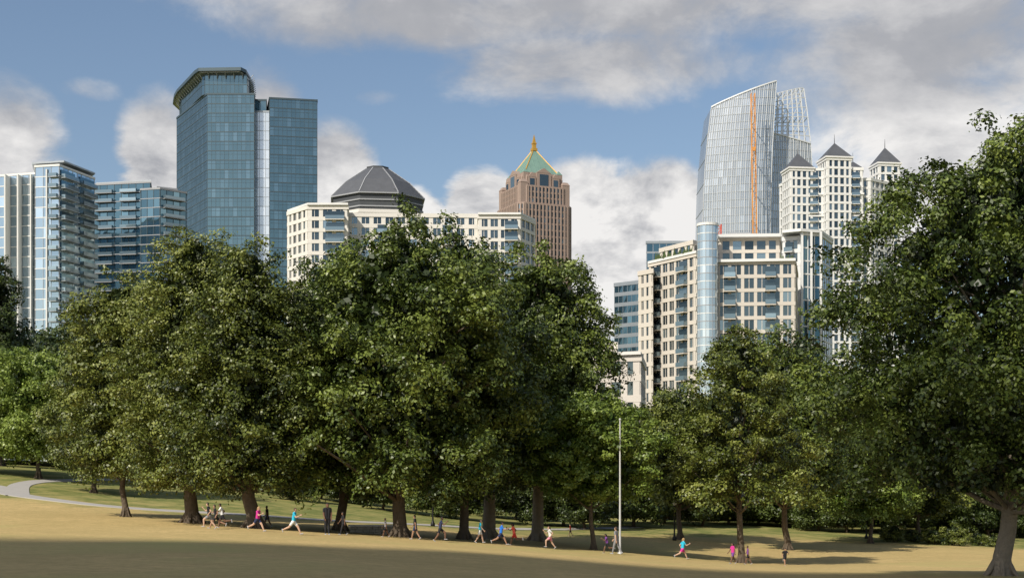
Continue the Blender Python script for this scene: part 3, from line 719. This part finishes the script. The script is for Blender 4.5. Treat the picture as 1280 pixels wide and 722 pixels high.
for r in range(3):
    xx=-1.6
    while xx<1.6:
        w_=random.uniform(.35,.6); mbw.prism([(xx,-.22+random.uniform(-.03,.03)),(xx+w_-.03,-.22),(xx+w_-.03,.22),(xx,.22)],r*.22-.1,r*.22+.1,0); xx+=w_
mbw.prism([(-1.75,-.3),(1.75,-.3),(1.75,.3),(-1.75,.3)],.55,.66,1)
mbw.obj('wall',R)
# ------------------------------------------------------------------ people
def cloth(name,c): return mat_plain(name,c,.85,0,.12,6)
SK=[cloth('skin_light',(.50,.32,.22)),cloth('skin_dark',(.16,.085,.05)),cloth('skin_mid',(.33,.19,.12))]
HR=[cloth('hair_brown',(.07,.04,.02)),cloth('hair_black',(.015,.012,.01)),cloth('hair_blonde',(.32,.21,.09))]
CL={k:cloth('cloth_'+k,v) for k,v in dict(black=(.012,.012,.015),white=(.7,.7,.68),magenta=(.55,.03,.25),cyan=(.02,.42,.60),blue=(.02,.16,.60),navy=(.02,.03,.08),red=(.55,.04,.03),coral=(.75,.12,.07),pink=(.65,.25,.33),purple=(.16,.05,.25),grey=(.22,.22,.23)).items()}
SHOE=cloth('shoe',(.35,.35,.35)); EYEM=cloth('eye',(.02,.02,.02))
def rotv(ang,l): return np.array([math.sin(ang)*l,0,-math.cos(ang)*l])
POSE={'runA':dict(lean=.16,hipL=.95,kneeL=.95,hipR=-.30,kneeR=.35,shL=-.85,elL=1.5,shR=.75,elR=1.6),
'runB':dict(lean=.2,hipL=-.45,kneeL=1.25,hipR=.5,kneeR=.35,shL=.7,elL=1.5,shR=-.8,elR=1.3),
'runC':dict(lean=.12,hipL=.65,kneeL=.25,hipR=-.65,kneeR=.55,shL=-.7,elL=1.2,shR=.6,elR=1.4),
'walk':dict(lean=.04,hipL=.32,kneeL=.08,hipR=-.28,kneeR=.25,shL=-.3,elL=.25,shR=.35,elR=.35),
'stand':dict(lean=.02,hipL=.04,kneeL=.03,hipR=-.05,kneeR=.03,shL=.05,elL=.2,shR=.1,elR=.4)}
def person(name,px,d,H,face,pose,shirt,shorts,skin=0,hair=0,long_=False,pants=False):
    q=POSE[pose]; S=[]
    pel=np.array([0,0,.52]); le=q['lean']
    up=np.array([math.sin(le),0,math.cos(le)])
    ch=pel+up*.20; sh=pel+up*.295; nk=pel+up*.335; hb=pel+up*.385+np.array([.008,0,0]); ht=pel+up*.432+np.array([.004,0,0])
    Y=np.array([0,1.,0])
    for s in(-1,1):
        S.append((pel+Y*s*.038,ch+Y*s*.042-up*.04,.060,.060,'shirt' ))
        S.append((ch+Y*s*.042-up*.04,sh+Y*s*.055,.060,.048,'shirt'))
        S.append((sh,sh+Y*s*.095,.042,.036,'shirt'))
    S.append((pel-Y*.04-up*.015,pel+Y*.04-up*.015,.064,.064,'shorts'))
    S.append((sh,nk,.034,.028,'skin')); S.append((nk,hb,.028,.03,'skin'))
    S.append((hb,ht,.046,.054,'head')); 
    fx=np.array([math.cos(le*.3),0,-math.sin(le*.3)])
    S.append((hb+fx*.02,hb+fx*.028-np.array([0,0,.012]),.030,.026,'head'))
    mid=(hb+ht)/2
    S.append((mid+fx*.05-np.array([0,0,.004]),mid+fx*.060-np.array([0,0,.014]),.006,.010,'head'))
    for s in(-1,1): S.append((mid+Y*s*.052+np.array([0,0,.006]),mid+Y*s*.053-np.array([0,0,.012]),.010,.007,'head'))
    if long_: S.append((ht-fx*.045,hb-fx*.075-np.array([0,0,.05]),.030,.014,'hair'))
    fing=[]
    for s,L in((1,'L'),(-1,'R')):
        h=pel+Y*s*.048; a1=q['hip'+L]; k=h+rotv(a1,.245); a2=a1-q['knee'+L]; an=k+rotv(a2,.235)
        m_=h+(k-h)*.62; rm=.062+(.044-.062)*.62
        S.append((h,m_,.062,rm,'shorts')); S.append((m_,k,rm,.040,'pants' if pants else 'skin'))
        S.append((k,k+(an-k)*.35,.038,.038,'pants' if pants else 'skin')); S.append((k+(an-k)*.35,an,.038,.023,'pants' if pants else 'skin'))
        fa=a2+math.pi/2-.1 if a2<-.5 else max(-.2,a2*.4)+math.pi/2-.0
        fd=np.array([math.sin(fa),0,-math.cos(fa)]); heel=an-fd*.025+rotv(a2,.022)
        S.append((heel,heel+fd*.105,.024,.018,'shoe'))
        p=sh+Y*s*.115-up*.01; b1=q['sh'+L]+le*.0; e=p+rotv(b1,.165)+Y*s*.02; b2=b1+q['el'+L]; wv=e+rotv(b2,.145)-Y*s*.015
        mm=p+(e-p)*.55
        S.append((sh+Y*s*.095,p,.036,.036,'shirt')); S.append((p,mm,.036,.031,'shirt')); S.append((mm,e,.029,.026,'skin')); S.append((e,wv,.026,.017,'skin'))
        hd=rotv(b2,1.); perp=np.cross(hd,Y*s); perp/=np.linalg.norm(perp)
        for o_ in(-.012,0,.012): S.append((wv,wv+hd*.05+perp*o_,.014,.012,'skin'))
        for i,(o_,ln) in enumerate(((-.018,.036),(-.006,.043),(.006,.041),(.018,.032))):
            b0=wv+hd*.05+perp*o_; c1=b0+hd*ln*.6-Y*s*.004; c2=c1+hd*ln*.25-Y*s*ln*.45; fing.append(([b0,c1,c2],[.0065,.006,.0045]))
        b0=wv+hd*.022-perp*.014; fing.append(([b0,b0-perp*.02+hd*.015,b0-perp*.024+hd*.036-Y*s*.008],[.0075,.007,.005]))
    Vs=[];Qs=[];o0=0
    for a,b_,ra,rb_,lb in S:
        dv=b_-a; ln=np.linalg.norm(dv); dv=dv/ln
        prof=[(-math.cos(t)*ra,math.sin(t)*ra,a) for t in(0.15,.6,1.1,1.57)]+[(math.cos(t)*rb_,math.sin(t)*rb_,b_) for t in(1.57,1.1,.6,.15)]
        ax=np.cross(dv,[.1,.9,.3]); ax/=np.linalg.norm(ax); ay=np.cross(dv,ax)
        for pz,pr,base in prof:
            for kk in range(10):
                t=2*math.pi*kk/10; Vs.append(base+dv*pz+pr*(ax*math.cos(t)+ay*math.sin(t)))
        for i in range(len(prof)-1):
            for kk in range(10): Qs.append((o0+i*10+kk,o0+i*10+(kk+1)%10,o0+(i+1)*10+(kk+1)%10,o0+(i+1)*10+kk))
        Qs.append(tuple(o0+kk for kk in range(9,-1,-1))); Qs.append(tuple(o0+70+kk for kk in range(10)))
        o0+=80
    me=bpy.data.meshes.new('b'); me.from_pydata([tuple(v) for v in Vs],[],Qs); ob=bpy.data.objects.new('tmpbody',me); sc.collection.objects.link(ob)
    r=ob.modifiers.new('r','REMESH'); r.mode='VOXEL'; r.voxel_size=.0115; sm=ob.modifiers.new('s','SMOOTH'); sm.iterations=3; sm.factor=.5
    dg_=bpy.context.evaluated_depsgraph_get(); me2=bpy.data.meshes.new_from_object(ob.evaluated_get(dg_)); bpy.data.objects.remove(ob)
    nv=len(me2.vertices); co=np.empty(nv*3,np.float32); me2.vertices.foreach_get('co',co); co=co.reshape(-1,3)
    fs=[tuple(p.vertices) for p in me2.polygons]; fc=np.array([co[list(f)].mean(0) for f in fs])
    best=np.full(len(fc),9.); lab=np.zeros(len(fc),int); names=['skin','shirt','shorts','pants','shoe','head','hair']
    for a,b_,ra,rb_,lb in S:
        ab=b_-a; t=np.clip(((fc-a)@ab)/(ab@ab),0,1); dd=np.linalg.norm(fc-(a+t[:,None]*ab),axis=1)-(ra+(rb_-ra)*t); mk=dd<best; best[mk]=dd[mk]; lab[mk]=names.index(lb)
    hz_=((fc-mid)@up); hx_=((fc-mid)@fx)
    hairm=(lab==5)&((hz_>.034)|((hx_<.004)&(hz_>-.02))|((hx_<-.02)))
    mi=np.zeros(len(fc),int); mi[lab==1]=1; mi[(lab==2)|(lab==3)]=2; mi[lab==4]=3; mi[hairm|(lab==6)]=4
    V=[tuple(v) for v in co]; mi=list(mi); 
    for pts,rd in fing:
        tv,tq=tube(pts,rd,6); bo=len(V); V+=[tuple(v) for v in tv]; fs+=[tuple(int(i)+bo for i in f) for f in tq]; fs.append(tuple(bo+len(tv)-6+i for i in range(6))); mi+=[0]*(len(tq)+1)
    for s in(-1,1):
        e=mid+fx*.047+Y*s*.019+up*.006; tv,tq=tube([e,e+fx*.006],[.006,.004],6); bo=len(V); V+=[tuple(v) for v in tv]; fs+=[tuple(int(i)+bo for i in f) for f in tq]; fs.append(tuple(bo+6+i for i in range(6))); mi+=[5]*(len(tq)+1)
    e=mid+fx*.05-up*.03; tv,tq=tube([e-Y*.013,e+Y*.013],[.004,.004],6); bo=len(V); V+=[tuple(v) for v in tv]; fs+=[tuple(int(i)+bo for i in f) for f in tq]; mi+=[6]*len(tq)
    me=bpy.data.meshes.new(name); me.from_pydata(V,[],fs)
    for m_ in(SK[skin],CL[shirt],CL[shorts],SHOE,HR[hair],EYEM,CL['coral']): me.materials.append(m_)
    me.polygons.foreach_set('material_index',mi); me.polygons.foreach_set('use_smooth',[True]*len(fs))
    o=bpy.data.objects.new(name,me); sc.collection.objects.link(o); zmin=min(v[2] for v in V)
    k=H*1.14/.985; x,y=P(px,d); o.scale=(k,k,k); o.rotation_euler=(0,0,math.radians(face)); o.location=(x,y,tz(x,y)-zmin*k-.015)
    bpy.data.meshes.remove(me2)
PL=[('running_child',262,86,1.45,180,'runA','black','grey',0,1,0),('running_child',270,88,1.40,190,'runC','black','black',2,1,0),('running_child',278,90,1.42,185,'runB','white','black',1,1,0),
('running_child',322,86,1.42,-20,'runC','magenta','navy',0,2,1),('running_child',334,97,1.3,170,'walk','black','navy',1,1,0),
('running_child',367,85,1.5,-8,'runC','cyan','white',0,0,0),('standing_person',409,89,1.75,-60,'stand','black','black',1,1,0),('standing_person',429,91,1.3,200,'walk','black','black',1,1,0),
('running_child',482,93,1.1,180,'walk','grey','black',1,1,0),('running_child',519,92,1.40,170,'walk','black','navy',2,1,0),('running_child',550,91,1.44,0,'runA','navy','black',1,1,0),
('running_child',600,95,1.40,0,'walk','cyan','white',0,1,0),('running_child',626,95,1.46,5,'runC','blue','navy',2,1,0),('running_child',643,97,1.40,175,'runB','coral','red',1,1,1),
('running_child',688,97,1.40,190,'runA','white','pink',0,0,1),('running_child',713,132,1.0,180,'walk','red','black',0,0,0),
('running_child',759,100,1.26,190,'runB','purple','black',1,1,1),('standing_person',770.5,99.5,1.7,150,'walk','grey','grey',0,0,0),
('running_child',853,102,1.44,15,'runC','cyan','magenta',0,2,1),('running_child',916,98,1.28,200,'walk','magenta','purple',1,1,1),('running_child',935,99,1.15,170,'walk','purple','black',1,1,0),('running_child',981,100,1.15,-80,'runB','black','black',2,1,0)]
for a in PL: person(a[0],a[1],a[2],a[3],a[4],a[5],a[6],a[7],a[8],a[9],bool(a[10]),pants=(a[0]!='running_child'))
# ------------------------------------------------------------------ unseen cloud, added and shaped to cast the foreground shade
def ico(): 
    import bmesh
    bm=bmesh.new(); bmesh.ops.create_icosphere(bm,subdivisions=3,radius=1); v=np.array([x.co[:] for x in bm.verts]); f=np.array([[w.index for w in x.verts] for x in bm.faces]); bm.free(); return v,f
iv,iff=ico(); Vs=[];Fs=[];off=0; rg=np.random.default_rng(4)
CZ=520.; tt=(CZ)/SUN[2]
def edge_d(x): return float(np.interp(x,[-140,-60,-25,0,12,20,30,60],[56,64,71,77,77,66,52,42]))
for row in range(5):
    for x in np.arange(-130,62,13.):
        r=rg.uniform(17,22) if row else 16; y=edge_d(x)-r*.95-row*20-8+rg.uniform(-1.5,1.5); x2=x+rg.uniform(-2,2)
        c_=np.array([x2,y,4.])+SUN*tt
        v=iv*np.array([r,r,7]); v=v*(1+.12*np.sin(iv[:,[0]]*5+x)*np.sin(iv[:,[1]]*6+row)); Vs.append(v+c_); Fs.append(iff+off); off+=len(iv)
me=mesh_np('shade_cloud',np.vstack(Vs),np.vstack(Fs),[mat_plain('shade_cloud_white',(.85,.85,.86),1,0,.04,.02)],smooth=True); o=bpy.data.objects.new('shade_cloud',me); sc.collection.objects.link(o)
# ------------------------------------------------------------------ world
w=bpy.data.worlds.new("World"); sc.world=w; w.use_nodes=True; nt=w.node_tree; nt.nodes.clear()
out=N(nt,'ShaderNodeOutputWorld'); sky=N(nt,'ShaderNodeTexSky',sky_type='NISHITA'); sky.sun_disc=False; sky.sun_elevation=SUN_EL; sky.sun_rotation=SUN_AZ; sky.air_density=1.; sky.dust_density=1.5; sky.ozone_density=1.2
bg=N(nt,'ShaderNodeBackground'); bg.inputs[1].default_value=.115; nt.links.new(sky.outputs[0],bg.inputs[0])
tc=N(nt,'ShaderNodeTexCoord'); sx=N(nt,'ShaderNodeSeparateXYZ'); nt.links.new(tc.outputs['Generated'],sx.inputs[0])
az=mth('MULTIPLY',mth('ARCTAN2',sx.outputs[0],sx.outputs[1]),57.2958); el_=mth('MULTIPLY',mth('ARCSINE',sx.outputs[2]),57.2958)
def vnoise(scale,detail,rough,offs=(0,0,0),dist=0.):
    mp=N(nt,'ShaderNodeMapping'); mp.inputs['Location'].default_value=offs; mp.inputs['Scale'].default_value=(1,1,1.7); nt.links.new(tc.outputs['Generated'],mp.inputs[0]); return noise_(scale,detail,rough,mp.outputs[0],dist)
blobs=[(830,0,600,74,1),(1190,70,330,120,1),(520,20,280,56,1),(760,78,260,56,1),(1250,230,220,80,.8),(300,-15,120,45,.6),
(605,264,60,52,1.1),(720,252,72,56,1.1),(825,262,84,62,1.1),(720,335,240,80,1.1),(500,300,150,62,1),
(15,165,66,66,1.1),(-10,220,110,66,1),(198,195,52,78,1.2),(330,170,60,90,1),(418,215,54,62,1.1),(470,262,95,40,1),(110,112,70,22,.35),(470,120,90,20,.2)]
cur=None
for px,py,rx,ry,wt in blobs:
    a0=math.degrees(math.atan((px-640)/F)); e0=math.degrees(math.atan((600-py)/F*math.cos(math.radians(a0)))); ra=math.degrees(rx/F); re=math.degrees(ry/F)
    dx=mth('POWER',mth('MULTIPLY',mth('SUBTRACT',az,a0),1/ra),2); 
    t=mth('SUBTRACT',wt,mth('ADD',dx,mth('POWER',mth('MULTIPLY',mth('SUBTRACT',el_,e0),1/re),2)))
    t=mth('MAXIMUM',t,-2.)
    cur=t if cur is None else mth('MAXIMUM',cur,t)
inview=mth('MULTIPLY',mth('LESS_THAN',mth('ABSOLUTE',az),26.),mth('LESS_THAN',el_,22.))
gen=mth('SUBTRACT',mth('MULTIPLY',mth('SUBTRACT',vnoise(2.2,4,.5,(3,1,2)),.58),6),mth('MULTIPLY',inview,6))
cur=mth('MAXIMUM',cur,gen)
n1=vnoise(10,10,.6,(0,0,0),.25); n2=vnoise(10,10,.6,(-.016,.0,.040),.25)
hi=ramp(el_,10.5,14.5)
puff=mth('MULTIPLY',mth('SUBTRACT',vnoise(30,6,.6,(1,2,3),.3),.5),mth('SUBTRACT',1.1,mth('MULTIPLY',hi,.9)))
den=mth('ADD',mth('ADD',cur,mth('MULTIPLY',mth('SUBTRACT',n1,.5),2.6)),puff)
mask=N(nt,'ShaderNodeMapRange',interpolation_type='SMOOTHSTEP'); mask.inputs[1].default_value=-.12; nt.links.new(mth('ADD',.22,mth('MULTIPLY',hi,.7)),mask.inputs[2]); nt.links.new(den,mask.inputs[0])
rel=mth('MULTIPLY',mth('SUBTRACT',n1,n2),mth('SUBTRACT',3.0,mth('MULTIPLY',hi,2.0)))
lowf=vnoise(4,3,.5,(5,2,1))
shade=mth('ADD',mth('ADD',mth('MULTIPLY',lowf,.6),rel),mth('MULTIPLY',hi,-.46))
shade=mth('ADD',shade,.68)
shade=mth('SUBTRACT',shade,mth('MULTIPLY',ramp(den,.4,2.2),.10))
rp=N(nt,'ShaderNodeValToRGB'); e=rp.color_ramp.elements; e[0].position=.0; e[0].color=(.33,.345,.38,1); e[1].position=.95; e[1].color=(.90,.88,.86,1); x_=e.new(.4); x_.color=(.43,.435,.46,1)
nt.links.new(shade,rp.inputs[0])
bgc=N(nt,'ShaderNodeBackground'); bgc.inputs[1].default_value=1.; nt.links.new(rp.outputs[0],bgc.inputs[0])
ms=N(nt,'ShaderNodeMixShader'); nt.links.new(mth('MULTIPLY',mask.outputs[0],.97),ms.inputs[0]); nt.links.new(bg.outputs[0],ms.inputs[1]); nt.links.new(bgc.outputs[0],ms.inputs[2]); nt.links.new(ms.outputs[0],out.inputs[0])
# sun
L=bpy.data.lights.new('sun','SUN'); L.energy=5.0; L.angle=math.radians(.53); L.color=(1,.93,.82)
so=bpy.data.objects.new('sun',L); sc.collection.objects.link(so); so.rotation_euler=Vector(-SUN).to_track_quat('-Z','Y').to_euler()
# camera
cam=bpy.data.cameras.new('camera'); cam.lens=F/1280*36; cam.sensor_width=36; cam.shift_y=(600-361)/1280; cam.clip_end=12000; cam.clip_start=.5
co=bpy.data.objects.new('camera',cam); sc.collection.objects.link(co); co.location=(0,0,EYE); co.rotation_euler=(math.radians(90),0,0); sc.camera=co
